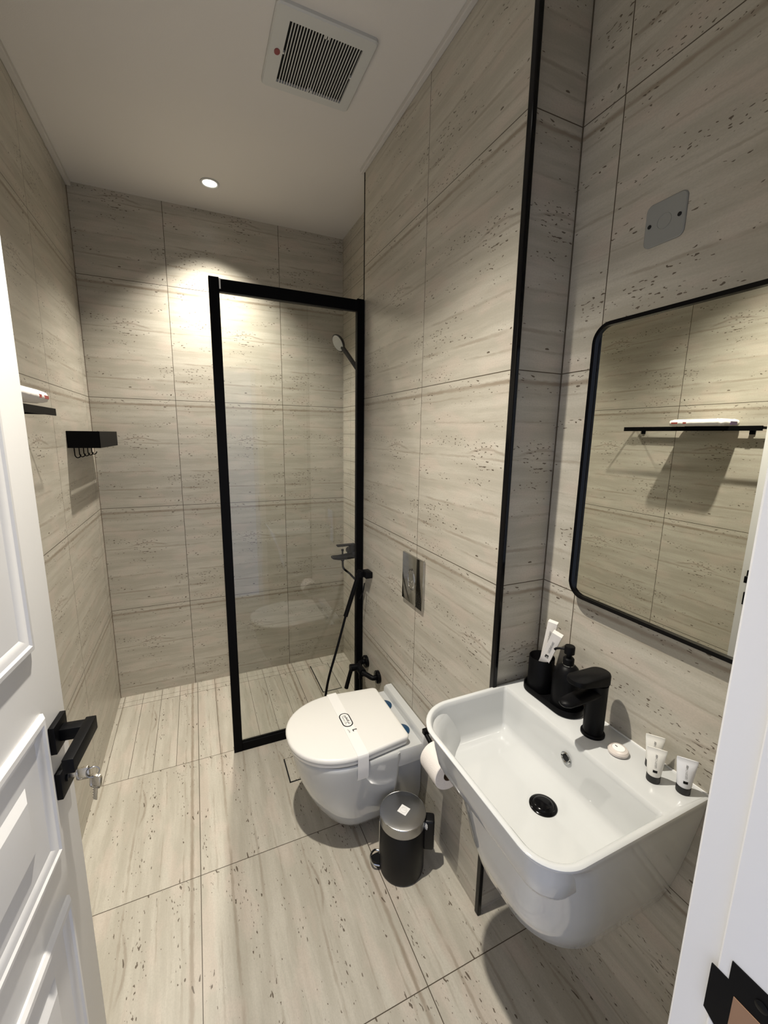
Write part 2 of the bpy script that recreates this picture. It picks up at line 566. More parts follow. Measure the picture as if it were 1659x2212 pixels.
# ------------------------------------------------------------------ extractor fan cover
e = empty('extractor_vent', (.93, -1.165, ZC), 'square white slotted extractor fan cover on the ceiling', 'vent')
vx0, vx1, vy0, vy1 = .775, 1.083, -1.322, -1.010
sx0, sx1, sy0, sy1 = .820, 1.046, -1.278, -1.045
b = B()
def ring4(x0, x1, y0, y1, z, r): return rrect(x0, x1, y0, y1, r, r, z, 6)
rings(b, [ring4(vx0, vx1, vy0, vy1, ZC, .014), ring4(vx0, vx1, vy0, vy1, ZC-.009, .014), ring4(vx0+.004, vx1-.004, vy0+.004, vy1-.004, ZC-.013, .012),
          ring4(sx0, sx1, sy0, sy1, ZC-.013, .0005), ring4(sx0, sx1, sy0, sy1, ZC-.004, .0005)], False, False)
obj('cover_plate', b, PLASTIC, e, smooth=25)
b = B(); box(b, sx0, sx1, sy0, sy1, ZC-.0035, ZC-.001)
obj('duct_opening', b, VOID, e, smooth=0)
b = B()
ns = 26
pt = (sx1-sx0)/ns
for i in range(1, ns):
    xx = sx0+i*pt
    box(b, xx-pt*.17, xx+pt*.17, sy0, sy1, ZC-.0128, ZC-.0108)
box(b, sx0+12.3*pt, sx0+13.7*pt, sy0, sy0+.012, ZC-.0128, ZC-.005)
box(b, sx0+12.3*pt, sx0+13.7*pt, sy1-.012, sy1, ZC-.0128, ZC-.005)
box(b, sx0, sx0+pt*.6, -1.166, -1.160, ZC-.0128, ZC-.005)
box(b, sx1-pt*.6, sx1, -1.166, -1.160, ZC-.0128, ZC-.005)
obj('grille', b, PLASTIC, e, smooth=0)
b = B(); rings(b, [circ((.803, -1.162, ZC-.0128), .009, 'z', 24, .012), circ((.803, -1.162, ZC-.0145), .009, 'z', 24, .012)])
bd = obj('badge', b, RED, e); bd['label'] = 'dark red oval badge'

# ------------------------------------------------------------------ shower screen
GY = -.72
e = empty('shower_screen', (.93, GY, 0), 'tall clear glass shower screen in a black metal frame', 'shower screen')
def fr(name, *a, **k):
    b = B(); box(b, *a, .0015, 1); return obj(name, b, BLACKF, e)
fr('frame_post', .586, .626, GY-.014, GY+.014, 0, 2.21)
fr('frame_post', 1.233, 1.269, GY-.014, GY+.014, 0, 2.21)
fr('frame_rail', .626, 1.233, GY-.013, GY+.013, 2.155, 2.205)
fr('frame_rail', .626, 1.233, GY-.013, GY+.013, 0, .046)
b = B(); box(b, .622, 1.237, GY-.004, GY+.004, .044, 2.157)
obj('glass_pane', b, GLASS, e, smooth=0)
b = B(); box(b, .6262, .6320, GY-.0135, GY-.0128, 2.165, 2.206)
obj('clip', b, SILICONE, e, smooth=0)

# ------------------------------------------------------------------ floor drains
def drain(cx, cy, w, l, lab, pattern=False):
    e = empty('floor_drain', (cx, cy, 0), lab, 'drain', 'tile covered floor drains')
    b = B()
    t = .006
    for a in ((cx-w/2, cx-w/2+t, cy-l/2, cy+l/2), (cx+w/2-t*.5, cx+w/2, cy-l/2, cy+l/2), (cx-w/2, cx+w/2, cy-l/2, cy-l/2+t), (cx-w/2, cx+w/2, cy+l/2-t*.3, cy+l/2)):
        box(b, *a, -.004, .0012)
    obj('slot_frame', b, VOID, e, smooth=0)
    b = B(); box(b, cx-w/2+t, cx+w/2-t*.5, cy-l/2+t, cy+l/2-t*.3, -.004, .0014)
    obj('tile_insert', b, STONE_FLOOR, e, smooth=0, uvf=lambda co, n: (co.y+.709, co.x-.30))
drain(1.195, -.252, .125, .325, 'long tile filled floor drain inside the shower behind the glass')
drain(.868, -.947, .13, .155, 'square tile filled floor drain beside the toilet, half hidden')

# ------------------------------------------------------------------ flush plate
e = empty('flush_plate', (1.273, -1.295, 1.005), 'square chrome dual flush plate on the stone wall above the toilet', 'flush plate')
b = B(); box(b, 1.262, 1.273, -1.383, -1.208, .906, 1.108, .003, 2)
obj('plate', b, CHROME, e)
fc = Vector((1.2615, -1.292, 1.010))
b = B()
tube(b, [fc+Vector((0, .030*math.cos(2*PI*i/40), .044*math.sin(2*PI*i/40))) for i in range(40)], .0016, 8, True)
obj('button', b, CHROME, e)
b = B()
rings(b, [circ(fc+Vector((.001, 0, 0)), .027, 'x', 36, .041), circ(fc+Vector((-.002, 0, 0)), .025, 'x', 36, .039)])
tube(b, [fc+Vector((-.0025, .006+.019*math.cos(2*PI*i/30), .011+.027*math.sin(2*PI*i/30))) for i in range(30)], .001, 8, True)
obj('button', b, CHROME, e)

# ------------------------------------------------------------------ blank cover plate high on the right wall
e = empty('blank_cover_plate', (1.443, -2.053, 2.04), 'rounded grey blank cover plate high on the wall above the mirror', 'cover plate')
b = B()
def rr_x(x, y0, y1, z0, z1, r, k=6): return [Vector((x, p.x, p.y)) for p in rrect(y0, y1, z0, z1, r, r, 0, k)]
rings(b, [rr_x(1.443, -2.097, -2.010, 1.997, 2.084, .013), rr_x(1.4405, -2.097, -2.010, 1.997, 2.084, .013), rr_x(1.439, -2.095, -2.012, 1.999, 2.082, .011)])
obj('plate', b, GREYPL, e, smooth=25)
b = B(); tube(b, [Vector((1.4388, -2.053+.015*math.cos(2*PI*i/30), 2.04+.015*math.sin(2*PI*i/30))) for i in range(30)], .0006, 6, True)
obj('embossed_ring', b, GREYPL, e)
for yy in (-2.085, -2.021):
    b = B(); lathe(b, (1.4388, yy, 2.04), [(.0042, 0), (.0042, -.0008)], 'x', 14)
    obj('screw_hole', b, VOID, e)

# ------------------------------------------------------------------ mirror
my0, my1, mz0, mz1, mr_ = -2.62, -1.922, 1.157, 1.856, .045
my0 = -2.47
mirror = empty('wall_mirror', (1.443, (my0+my1)/2, mz0), 'rounded rectangular wall mirror in a thin black frame above the washbasin', 'mirror')
b = B()
fw_ = .009
rings(b, [rr_x(1.441, my0, my1, mz0, mz1, mr_, 10), rr_x(1.413, my0, my1, mz0, mz1, mr_, 10), rr_x(1.413, my0+fw_, my1-fw_, mz0+fw_, mz1-fw_, mr_-fw_, 10),
          rr_x(1.424, my0+fw_, my1-fw_, mz0+fw_, mz1-fw_, mr_-fw_, 10)], False, False)
obj('frame', b, BLACKG, mirror)
b = B()
rings(b, [rr_x(1.440, my0+.002, my1-.002, mz0+.002, mz1-.002, mr_-.002, 10), rr_x(1.4195, my0+fw_*.6, my1-fw_*.6, mz0+fw_*.6, mz1-fw_*.6, mr_-fw_, 10)])
obj('mirror_glass', b, MIRROR, mirror, smooth=0)

# ------------------------------------------------------------------ toilet
TY = -1.287
toilet = empty('toilet', (1.273, TY, .05), 'white wall hung toilet with closed lid under a paper strap', 'toilet')
b = B()
secs = [(.050, .930, 1.120, .085, .080), (.062, .905, 1.128, .112, .105), (.09, .880, 1.132, .130, .125), (.15, .842, 1.136, .152, .148), (.22, .808, 1.140, .170, .166),
        (.30, .782, 1.142, .184, .180), (.36, .770, 1.144, .190, .186), (.385, .766, 1.146, .192, .188), (.400, .766, 1.146, .192, .188), (.405, .770, 1.142, .188, .184)]
rings(b, [rrect(x0, x1, TY-h, TY+h, r, .022, z, 12) for z, x0, x1, h, r in secs])
# rear shelf, stem and wall ledge
t = B(); rings(t, [rrect(1.06, 1.2725, TY-.183, TY+.183, .03, .004, .336, 6), rrect(1.06, 1.2725, TY-.186, TY+.186, .03, .006, .345, 6), rrect(1.06, 1.2725, TY-.187, TY+.187, .03, .006, .398, 6), rrect(1.063, 1.270, TY-.184, TY+.184, .03, .006, .4052, 6)])
join(b, t)
t = B(); rings(t, [rrect(1.05, 1.2725, TY-.10, TY+.10, .03, .004, .06, 6), rrect(1.05, 1.2725, TY-.118, TY+.118, .03, .004, .13, 6), rrect(1.05, 1.2725, TY-.118, TY+.118, .03, .004, .34, 6)])
join(b, t)
t = B(); rings(t, [rrect(1.232, 1.2725, TY-.187, TY+.187, .006, .004, .395, 6), rrect(1.234, 1.2725, TY-.187, TY+.187, .006, .004, .428, 6), rrect(1.240, 1.270, TY-.182, TY+.182, .006, .004, .437, 6)])
join(b, t)
obj('bowl', b, CERAMIC, toilet, smooth=40)
def dshape(z, ins=0, x0=.748, x1=1.186, h=.197, k=14):
    P = []
    x0 += ins; x1 -= ins; h -= ins
    rb = .018
    # rear corners
    hr = h-.010
    for cx, cy, a0 in ((x1-rb, TY-hr+rb, 1.5*PI), (x1-rb, TY+hr-rb, 0)):
        for i in range(5):
            a = a0+.5*PI*i/4
            P.append(Vector((cx+rb*math.cos(a), cy+rb*math.sin(a), z)))
    # front: super-ellipse
    L_ = .225
    for i in range(2*k+1):
        a = PI/2+PI*i/(2*k)
        c, s = math.cos(a), math.sin(a)
        e_ = 2/2.15
        P.append(Vector((x0+L_-ins*0+L_*-(abs(c)**e_), TY+h*(abs(s)**e_)*(1 if s >= 0 else -1), z)))
    for p in P:
        p.y = TY+(p.y-TY)*(1-max(0, (p.x-.96)/.226)*.075)
    return P
b = B(); rings(b, [dshape(.409, .008), dshape(.413, .004), dshape(.421, .004), dshape(.425, .010)])
obj('seat', b, SEATW, toilet, smooth=50)
b = B(); rings(b, [dshape(.4285, .006), dshape(.431, .001), dshape(.440, 0), dshape(.4455, .003), dshape(.4475, .009)])
lid = obj('lid', b, SEATW, toilet, smooth=50)
for yy in (TY+.083, TY-.088):
    b = B(); lathe(b, (1.190, yy, .405), [(.034, 0), (.034, .006), (.031, .008)], 'z', 32)
    h_ = obj('hinge_cap', b, BLUE, toilet); h_['label'] = 'dark blue round hinge cap'
text_mesh('\u2736', .02, (1.252, TY-.165, .4375), (0, -1, 0), (1, 0, 0), 'maker_mark', INK, toilet)
# paper strap
strap = empty('paper_strap', (.983, TY, .448), 'white hygiene paper strap with a black oval print wrapped over the toilet lid', 'paper strap')
path = [(-.197+.004, .345), (-.1985, .36), (-.1990, .40), (-.1990, .435), (-.1985, .4435), (-.1960, .4478), (-.186, .4490), (.186, .4490), (.1960, .4478), (.1985, .4435), (.1990, .40), (.195, .35)]
b = B()
outer = [Vector((0, TY+y, z)) for y, z in path]
def off(i, d):
    a = outer[max(i-1, 0)]; c = outer[min(i+1, len(outer)-1)]
    t_ = (c-a).normalized(); n_ = Vector((0, -t_.z, t_.y))
    return outer[i]+n_*d
sec = []
for i in range(len(outer)):
    o_ = off(i, .0005); i_ = off(i, -.0002)
    sec.append([Vector((.962, o_.y, o_.z)), Vector((1.004, o_.y, o_.z)), Vector((1.004, i_.y, i_.z)), Vector((.962, i_.y, i_.z))])
rings(b, sec)
obj('paper_band', b, LABELW, strap, smooth=30)
zt = .4497
def stad(cx, cy, w, l, z, k=12):   # stadium with long axis y
    P = []
    r = w/2
    for i in range(k): a = PI*i/(k-1); P.append(Vector((cx+r*math.cos(a), cy+l/2-r+r*math.sin(a), z)))
    for i in range(k): a = PI+PI*i/(k-1); P.append(Vector((cx+r*math.cos(a), cy-l/2+r+r*math.sin(a), z)))
    return P
px_, py_ = .986, TY+.004
b = B(); rings(b, [stad(px_, py_, .043, .086, zt-.0003), stad(px_, py_, .043, .086, zt+.0002)])
ov = obj('oval_print', b, INK, strap, smooth=0)
b = B(); rings(b, [stad(px_, py_, .0345, .0765, zt), stad(px_, py_, .0345, .0765, zt+.0004)])
obj('oval_label', b, LABELW, strap, smooth=0)
# arabic line in joined letter forms, written in visual order
text_mesh('\ufee2\ufef4\ufed8\ufecc\ufe98\ufedf\ufe8d \ufee2\ufe97', .0135, (px_+.006, py_, zt+.0006), (0, -1, 0), (1, 0, 0), 'arabic_text', INK, strap, bold=.0003)
text_mesh('DISINFECTED', .0088, (px_-.008, py_, zt+.0006), (0, -1, 0), (1, 0, 0), 'small_text', INK_GREY, strap)
text_mesh('L', .023, (.998, TY-.064, zt+.0002), (0, -1, 0), (1, 0, 0), 'size_letter', INK, strap, bold=.0009)
text_mesh('\ufeb1\ufe8e\ufed8\ufee3', .009, (.977, TY-.062, zt+.0002), (0, -1, 0), (1, 0, 0), 'size_text', INK_GREY, strap)

# ------------------------------------------------------------------ toilet paper
b = B()
tpc = Vector((1.205, -1.665, .470))
e = empty('toilet_roll_holder', (1.273, -1.53, .52), 'black wall bracket carrying the toilet roll', 'toilet roll holder')
b = B(); box(b, 1.266, 1.273, -1.555, -1.515, .492, .532, .002)
obj('wall_plate', b, BLACK, e)
b = B(); box(b, 1.197, 1.268, -1.545, -1.527, .503, .521, .002); 
cyl_between(b, (1.206, -1.545, .505), (1.210, -1.575, .488), .008); cyl_between(b, (1.210, -1.572, .4825), (1.210, -1.69, .4765), .0055)
obj('arm', b, BLACK, e)
roll = empty('toilet_paper_roll', (1.210, -1.64, .406), 'full white toilet paper roll under the left edge of the washbasin', 'toilet paper roll')
b = B()
y0, y1 = -1.695, -1.592
c0 = Vector((1.210, 0, .461))
def rg(y, r): return [Vector((c0.x+r*math.cos(2*PI*i/48), y, c0.z+r*math.sin(2*PI*i/48))) for i in range(48)]
rs = [rg(y0, .0215), rg(y0, .053), rg(y0+.002, .055), rg(y1-.002, .055), rg(y1, .053), rg(y1, .0215)]
rings(b, rs, False, False)
obj('paper', b, PAPER_ROLL, roll, smooth=40)
b = B(); rings(b, [rg(y0+.001, .0215), rg(y1-.001, .0215), rg(y1-.001, .0205), rg(y0+.001, .0205), rg(y0+.001, .0215)], False, False)
obj('core', b, TISSUE_CORE, roll)

# ------------------------------------------------------------------ pedal bin
bx, by = 1.108, -1.562
bin_ = empty('pedal_bin', (bx, by, 0), 'small round black pedal bin with grey metal lid beside the toilet', 'bin')
b = B(); lathe(b, (bx, by, 0), [(.074, 0), (.080, .004), (.082, .015), (.082, .205), (.080, .208), (.078, .208)], 'z', 56)
obj('body', b, RUBBER, bin_)
b = B(); lathe(b, (bx, by, 0), [(.0815, .200), (.0830, .2015), (.0835, .236), (.0830, .2385), (.080, .2400), (.05, .2415), (.0001, .2425)], 'z', 56, True, True)
obj('lid', b, STEEL, bin_)
b = B(); tube(b, [Vector((bx+.0832*math.cos(a), by+.0832*math.sin(a), .2378)) for a in [2*PI*i/60 for i in range(60)]], .0012, 8, True)
obj('rim', b, CHROME, bin_)
# hinge housing towards the wall
hdv = Vector((.87, -.49, 0)).normalized()
hm = Matrix((hdv, Vector((-hdv.y, hdv.x, 0)), Vector((0, 0, 1)))).transposed().to_4x4(); hm.translation = (bx, by, 0)
b = B(); box(b, .076, .116, -.022, .022, .100, .222, .008, 3, mat=hm)
obj('hinge_housing', b, RUBBER, bin_)
b = B(); box(b, .1150, .1175, -.018, -.015, .112, .165, .0005, 1, mat=hm)
obj('hinge_pin', b, CHROME, bin_)
# carry handle edge seen on the left, pedal below
hm2 = hm.copy()
b = B(); box(b, -.0845, -.0805, -.007, .007, .03, .19, .0015, 1, mat=hm)
obj('side_strip', b, CHROME, bin_)
b = B()
pts_ = spline([hm @ Vector((-.079, -.028, .020)), hm @ Vector((-.104, -.026, .024)), hm @ Vector((-.116, 0, .026)), hm @ Vector((-.104, .026, .024)), hm @ Vector((-.079, .028, .020))], 8)
tube(b, pts_, .0035, 10)
obj('pedal_rim', b, CHROME, bin_)
b = B(); rings(b, [[hm @ Vector((-.078+(-.036*math.sin(PI*i/14) if 0 < i < 14 else 0), -.027+.054*i/14, z)) for i in range(15)] for z in (.004, .022)])
obj('pedal', b, RUBBER, bin_)
# diamond sticker
sm = Matrix.Rotation(math.radians(32), 4, 'Z'); sm.translation = (1.110, -1.566, .2425)
b = B(); box(b, -.0175, .0175, -.0175, .0175, 0, .0006, mat=sm)
st = obj('sticker', b, LABELW, bin_, smooth=0); st['label'] = 'white diamond sticker'
b = B()
tube(b, [sm @ Vector((.012*math.cos(2*PI*i/30), .012*math.sin(2*PI*i/30), .0007)) for i in range(30)], .00025, 5, True)
tube(b, [sm @ Vector((.004+.004*math.cos(2*PI*i/24), .009*math.sin(2*PI*i/24), .0007)) for i in range(24)], .00025, 5, True)
obj('sticker_print', b, INK_GREY, st)
# bag peeping out of the lid
b = B(); t = B(); bmesh.ops.create_icosphere(t, subdivisions=2, radius=.010)
for v in t.verts: v.co.z *= 1.3; v.co.x *= .5; v.co += v.co*.25*math.sin(v.co.x*900+v.co.z*700)
join(b, t, Matrix.Translation(hm @ Vector((.084, -.022, .204))))
obj('bag_corner', b, pmat('thin_clear_bag', (.55, .55, .54), .2), bin_)

# ------------------------------------------------------------------ washbasin
SY = -2.060
sink = empty('washbasin', (1.443, SY, .4), 'white rectangular wall hung ceramic washbasin with sloping semi pedestal', 'washbasin')
b = B()
XW = 1.4425
secs = [(.430, 1.240, .100, (.07, .09)), (.432, 1.206, .124, (.085, .115)), (.438, 1.178, .142, (.098, .135)), (.456, 1.139, .163, (.111, .156)), (.50, 1.101, .187, (.124, .177)), (.56, 1.080, .204, (.132, .190)),
        (.62, 1.069, .217, (.135, .193)), (.68, 1.058, .227, (.130, .185)), (.74, 1.043, .236, (.118, .168)), (.79, 1.028, .243, (.106, .150)), (.812, 1.019, .2455, (.100, .142)), (.822, 1.010, .2475, (.093, .131)),
        (.829, 1.000, .2490, (.085, .118)), (.835, .9945, .250, (.081, .112)), (.8405, .9945, .250, (.080, .111)), (.8430, .998, .2465, (.076, .107))]
rs = [rrect(x0, XW, SY-h, SY+h, r, .003, z, 14) for z, x0, h, r in secs]
# over the rim and into the bowl
def inner(z, x0, h, rn, rf, x1=1.310, rb=.008): return rrect(x0, x1, SY-h, SY+h, (rn, rf), rb, z, 14)
rs += [inner(.8430, 1.0045, .2395, .071, .100, 1.3115), inner(.8405, 1.0080, .236, .068, .097, 1.308), inner(.83, 1.0105, .233, .066, .095, 1.305), inner(.78, 1.017, .227, .062, .090, 1.301),
       inner(.738, 1.026, .219, .060, .085, 1.297, .010), inner(.727, 1.031, .214, .056, .080, 1.292, .012), inner(.7215, 1.041, .204, .05, .07, 1.282, .012), inner(.7185, 1.07, .172, .035, .05, 1.255, .012), inner(.7165, 1.14, .06, .02, .02, 1.23, .02)]
rings(b, rs)
obj('basin', b, CERAMIC, sink, smooth=50)
b = B(); box(b, 1.4385, 1.4430, SY-.247, SY+.247, .838, .8455, .001)
obj('sealant', b, SILICONE, sink)
dc = Vector((1.203, -2.095, .7165))
b = B(); lathe(b, dc, [(.032, 0), (.032, .002), (.0285, .0045), (.024, .0048), (.022, .007), (.017, .0085), (.0001, .0090)], 'z', 40)
obj('drain_plug', b, BLACKG, sink)
ofc = Vector((1.3005, -2.066, .792))
b = B(); lathe(b, ofc, [(.008, -.002), (.0145, -.002), (.0150, -.0035), (.0125, -.005), (.0095, -.003), (.0085, .001)], 'x', 32, False, False)
obj('overflow_ring', b, CHROME, sink)
b = B(); lathe(b, ofc, [(.009, -.001), (.009, -.0022)], 'x', 24)
obj('overflow_hole', b, VOID, sink)

# faucet ---------------------------------------------------------------------
fx, fy, fz = 1.376, -2.073, .843
faucet = empty('basin_faucet', (fx, fy, fz), 'black single lever basin mixer tap standing on the washbasin ledge', 'faucet')
b = B(); lathe(b, (fx, fy, fz), [(.0285, 0), (.0285, .005), (.0265, .0075), (.024, .008), (.024, .135), (.0245, .137), (.0245, .140)], 'z', 40)
obj('body', b, BLACK, faucet)
b = B()
def sprc(x, w, h, z): # rounded cross section in yz
    return [Vector((x, fy+w*math.cos(2*PI*i/24), z+h*math.sin(2*PI*i/24))) for i in range(24)]
rings(b, [sprc(fx-.005, .021, .014, fz+.118), sprc(fx-.04, .0215, .0125, fz+.117), sprc(fx-.08, .021, .0105, fz+.115), sprc(fx-.105, .0185, .009, fz+.1135), sprc(fx-.116, .012, .0065, fz+.113), sprc(fx-.120, .004, .002, fz+.113)])
obj('spout', b, BLACK, faucet)
b = B()
def pad(z, ins=0):
    return rrect(fx-.095+ins, fx+.0265-ins, fy-.0265+ins, fy+.0265-ins, .0225-ins*.5, .0262-ins, z, 10)
rs = []
for z, ins, lift in ((.143, .002, 0), (.145, 0, 0), (.165, 0, 0), (.169, .0015, 0), (.1705, .004, 0)):
    P = pad(fz+z, ins)
    for p in P:
        k_ = max(0, (fx-.02-p.x)/.075)
        if z < .15: p.z += .014*k_**.6
        p.z += .002*k_
    rs.append(P)
rings(b, rs)
obj('lever', b, BLACK, faucet)

# tray, tumbler, dispenser -----------------------------------------------------
ZD = .843
tx, ty_ = 1.389, -1.926
def stad2(r, l, z): return stad(tx, ty_, r*2, l, z, 14)
b = B(); rings(b, [stad2(.040, .184, ZD), stad2(.0435, .190, ZD+.003), stad2(.0435, .190, ZD+.018), stad2(.0425, .188, ZD+.0195), stad2(.0405, .184, ZD+.018), stad2(.0395, .182, ZD+.006)])
tr = obj('accessory_tray', b, BLACK, None, loc=(tx, ty_, ZD))
tag(tr, 'oval black tray on the washbasin ledge under tumbler and soap pump', 'tray')
b = B(); tcx, tcy = 1.388, -1.877
lathe(b, (tcx, tcy, ZD+.006), [(.033, 0), (.0355, .003), (.0355, .101), (.0345, .1025), (.0335, .101), (.0330, .008), (.0001, .008)], 'z', 40)
tu = obj('tumbler', b, BLACK, None, loc=(tcx, tcy, ZD+.006))
tag(tu, 'black cylindrical toothbrush tumbler holding two white boxes', 'tumbler')
sp_ = Vector((1.390, -1.968, ZD+.006))
disp = empty('soap_dispenser', sp_, 'black soap dispenser bottle with pump, between tumbler and tap', 'soap dispenser')
b = B(); lathe(b, sp_, [(.033, 0), (.0365, .004), (.0370, .05), (.0365, .085), (.033, .102), (.027, .115), (.020, .122), (.0145, .125)], 'z', 40)
obj('bottle', b, BLACK, disp)
b = B(); lathe(b, sp_, [(.0155, .123), (.0155, .126)], 'z', 30)
obj('neck_ring', b, CHROME, disp)
b = B(); lathe(b, sp_, [(.0145, .126), (.0145, .142), (.012, .145), (.007, .146), (.007, .155), (.0135, .157), (.0135, .176), (.012, .1785), (.0001, .179)], 'z', 30)
nd = Vector((-.55, .82, 0)).normalized()
tube(b, spline([sp_+Vector((0, 0, .166)), sp_+nd*.018+Vector((0, 0, .166)), sp_+nd*.032+Vector((0, 0, .162)), sp_+nd*.038+Vector((0, 0, .157))], 6), .0032, 10)
obj('pump', b, BLACK, disp)

# toothbrush boxes
def tbox(base, top, facing, w, d, h, lab):
    base, top = Vector(base), Vector(top)
    Z_ = (top-base).normalized()
    F = Vector(facing); F = (F-Z_*F.dot(Z_)).normalized()       # normal of printed face
    X_ = F.cross(Z_).normalized() * -1                          # to the right seen from the front
    mt = Matrix((X_, -F, Z_)).transposed().to_4x4(); mt.translation = base
    e = empty('toothbrush_box', base, lab, 'box', 'small white boxes in the tumbler')
    b = B(); box(b, -w/2, w/2, -d/2, d/2, 0, h, .0004, 1, mat=mt)
    obj('carton', b, PAPER, e, smooth=0)
    b = B(); box(b, -.0045, .0045, -d/2-.0005, -d/2, h*.56, h*.56+.010, mat=mt)
    lg = obj('logo', b, INK, e, smooth=0)
    b = B(); box(b, -.001, .0035, -d/2-.0008, -d/2-.0004, h*.56+.0008, h*.56+.005, mat=mt)
    obj('logo_inset', b, INK_GREY, lg, smooth=0)
    text_mesh('LEGENDARY', .0078, mt @ Vector((0, -d/2-.0004, h*.56+.042)), mt.to_3x3() @ Vector((0, 0, 1)), mt.to_3x3() @ Vector((-1, 0, 0)), 'lettering', INK_GREY, e)
tbox((1.402, -1.866, ZD+.018), (1.396, -1.896, ZD+.2), (-.84, -.50, .15), .026, .015, .209, 'slim white box standing behind the other one in the black tumbler')
tbox((1.384, -1.860, ZD+.018), (1.3775, -1.933, ZD+.2), (-.84, -.50, .12), .027, .016, .204, 'slim white box leaning in front in the black tumbler')

# wrapped soap ----------------------------------------------------------------
sc = Vector((1.374, -2.146, ZD))
soap = empty('guest_soap', sc, 'small round pleat wrapped guest soap on the ledge right of the tap', 'soap')
b = B(); lathe(b, sc, [(.019, 0), (.0225, .003), (.0228, .008), (.020, .012), (.0145, .0135), (.0140, .0128), (.0001, .0130)], 'z', 40)
obj('bar', b, SOAP, soap)
b = B(); lathe(b, sc, [(.0135, .0125), (.0135, .0140), (.0001, .0141)], 'z', 32)
lb = obj('round_label', b, LABELW, soap)
b = B(); box(b, sc.x-.001, sc.x+.001, sc.y+.003, sc.y+.009, ZD+.0139, ZD+.0146)
obj('label_mark', b, INK, lb, smooth=0)

# cosmetic tubes ---------------------------------------------------------------
def ctube(x, y, rz, lab, mat):
    e = empty('cosmetic_tube', (x, y, ZD), lab, 'cosmetic tube', 'small white tubes with black caps')
    e.rotation_euler = (0, 0, 0)
    rm = Matrix.Rotation(rz, 4, 'Z'); rm.translation = (x, y, ZD)
    n = 32
    def ell(z, a, c): return [rm @ Vector((a*math.cos(2*PI*i/n), c*math.sin(2*PI*i/n), z)) for i in range(n)]
    b = B(); rings(b, [ell(0, .0130, .0130), ell(.0015, .0135, .0135), ell(.0165, .0135, .0135)])
    obj('cap', b, INK, e)
    b = B(); rings(b, [ell(.0165, .0130, .0130), ell(.018, .0138, .0134), ell(.035, .0150, .0120), ell(.055, .0172, .0080), ell(.068, .0186, .0035), ell(.0705, .0190, .0014), ell(.078, .0190, .0012)])
    obj('tube_body', b, mat, e, smooth=60)
    F = rm.to_3x3()
    # printed square, curved to the tube
    def onsurf(u, z):
        t_ = (z-.018)/.06; cc = .0134+(.0014-.0134)*t_**1.2+.0007; aa = .0138+.005*t_
        return rm @ Vector((u, -cc*math.sqrt(max(0, 1-(u/aa)**2))-.0003, z))
    b = B()
    g = [[b.verts.new(onsurf(-.0042+.0084*i/6, z)) for i in range(7)] for z in (.0275, .0325, .0365)]
    for r0, r1 in zip(g, g[1:]):
        for i in range(6): b.faces.new((r0[i], r0[i+1], r1[i+1], r1[i]))
    bmesh.ops.solidify(b, geom=b.faces[:], thickness=.0003)
    obj('logo', b, INK, e)
    slope = math.atan2(.0118, .05)
    text_mesh('LEGENDARY', .0052, onsurf(0, .0530), F @ Vector((0, math.sin(slope), math.cos(slope))), F @ Vector((-1, 0, 0)), 'lettering', INK_GREY, e)
TUBE2 = pmat('pale_tube_plastic', (.76, .77, .80), .3, bscale=60)
# printed faces look towards the camera
ctube(1.408, -2.205, math.radians(-52), 'small white black capped tube at the back, half hidden by the tube before it', TUBEW)
ctube(1.372, -2.232, math.radians(-52), 'small cream white black capped tube standing in front of another tube', TUBEW)
ctube(1.402, -2.277, math.radians(-52), 'small bluish white black capped tube nearest the right corner of the basin', TUBE2)

# ------------------------------------------------------------------ bidet spray and valve
valve = empty('angle_valve_mixer', (1.273, -.87, .40), 'black lever valve on the wall low behind the toilet', 'valve')
b = B()
for yy in (-.795, -.955):
    b = B(); lathe(b, (1.273, yy, .385), [(.032, 0), (.033, -.012), (.030, -.016), (.016, -.018)], 'x', 36)
    obj('wall_flange', b, BLACKG, valve)
b = B()
for yy, tgt in ((-.795, -.845), (-.955, -.905)):
    tube(b, spline([(1.264, yy, .385), (1.240, yy, .385), (1.222, (yy+tgt)/2, .390), (1.205, tgt, .395)], 8), .0125, 16)
cyl_between(b, (1.205, -.84, .395), (1.205, -.91, .395), .019)
cyl_between(b, (1.208, -.850, .396), (1.158, -.848, .400), .0175, .0185)
cyl_between(b, (1.205, -.875, .395), (1.205, -.875, .345), .010)
obj('body', b, BLACK, valve)
b = B()
tube(b, spline([(1.172, -.846, .405), (1.163, -.848, .385), (1.148, -.849, .335), (1.136, -.850, .292)], 8), .0105, 14)
obj('lever', b, BLACK, valve)

bidet = empty('bidet_spray', (1.262, -.81, .88), 'black handheld bidet spray with hose, hooked on the wall next to the glass', 'bidet spray')
b = B(); box(b, 1.236, 1.273, -.862, -.800, .872, .905, .004, 2)
box(b, 1.214, 1.240, -.826, -.790, .868, .902, .005, 2)
obj('wall_hook', b, BLACK, bidet)
b = B()
sp1 = Vector((1.226, -.806, .905)); sp2 = Vector((1.150, -.80, .665))
tube(b, spline([sp1, sp1.lerp(sp2, .3), sp1.lerp(sp2, .7), sp2], 6), .0115, 14)
tube(b, spline([sp1+Vector((.02, -.01, -.07)), sp1+Vector((.012, -.014, -.11)), sp1+Vector((-.006, -.012, -.15))], 6), .0028, 8)
obj('handset', b, BLACK, bidet)
b = B()
tube(b, spline([sp2, (1.125, -.81, .59), (1.085, -.835, .49), (1.040, -.862, .38), (1.018, -.875, .28), (1.02, -.88, .20), (1.06, -.885, .13), (1.13, -.885, .115), (1.185, -.88, .17), (1.203, -.876, .26), (1.205, -.875, .345)], 10), .0062, 12)
obj('hose', b, BLACK, bidet)

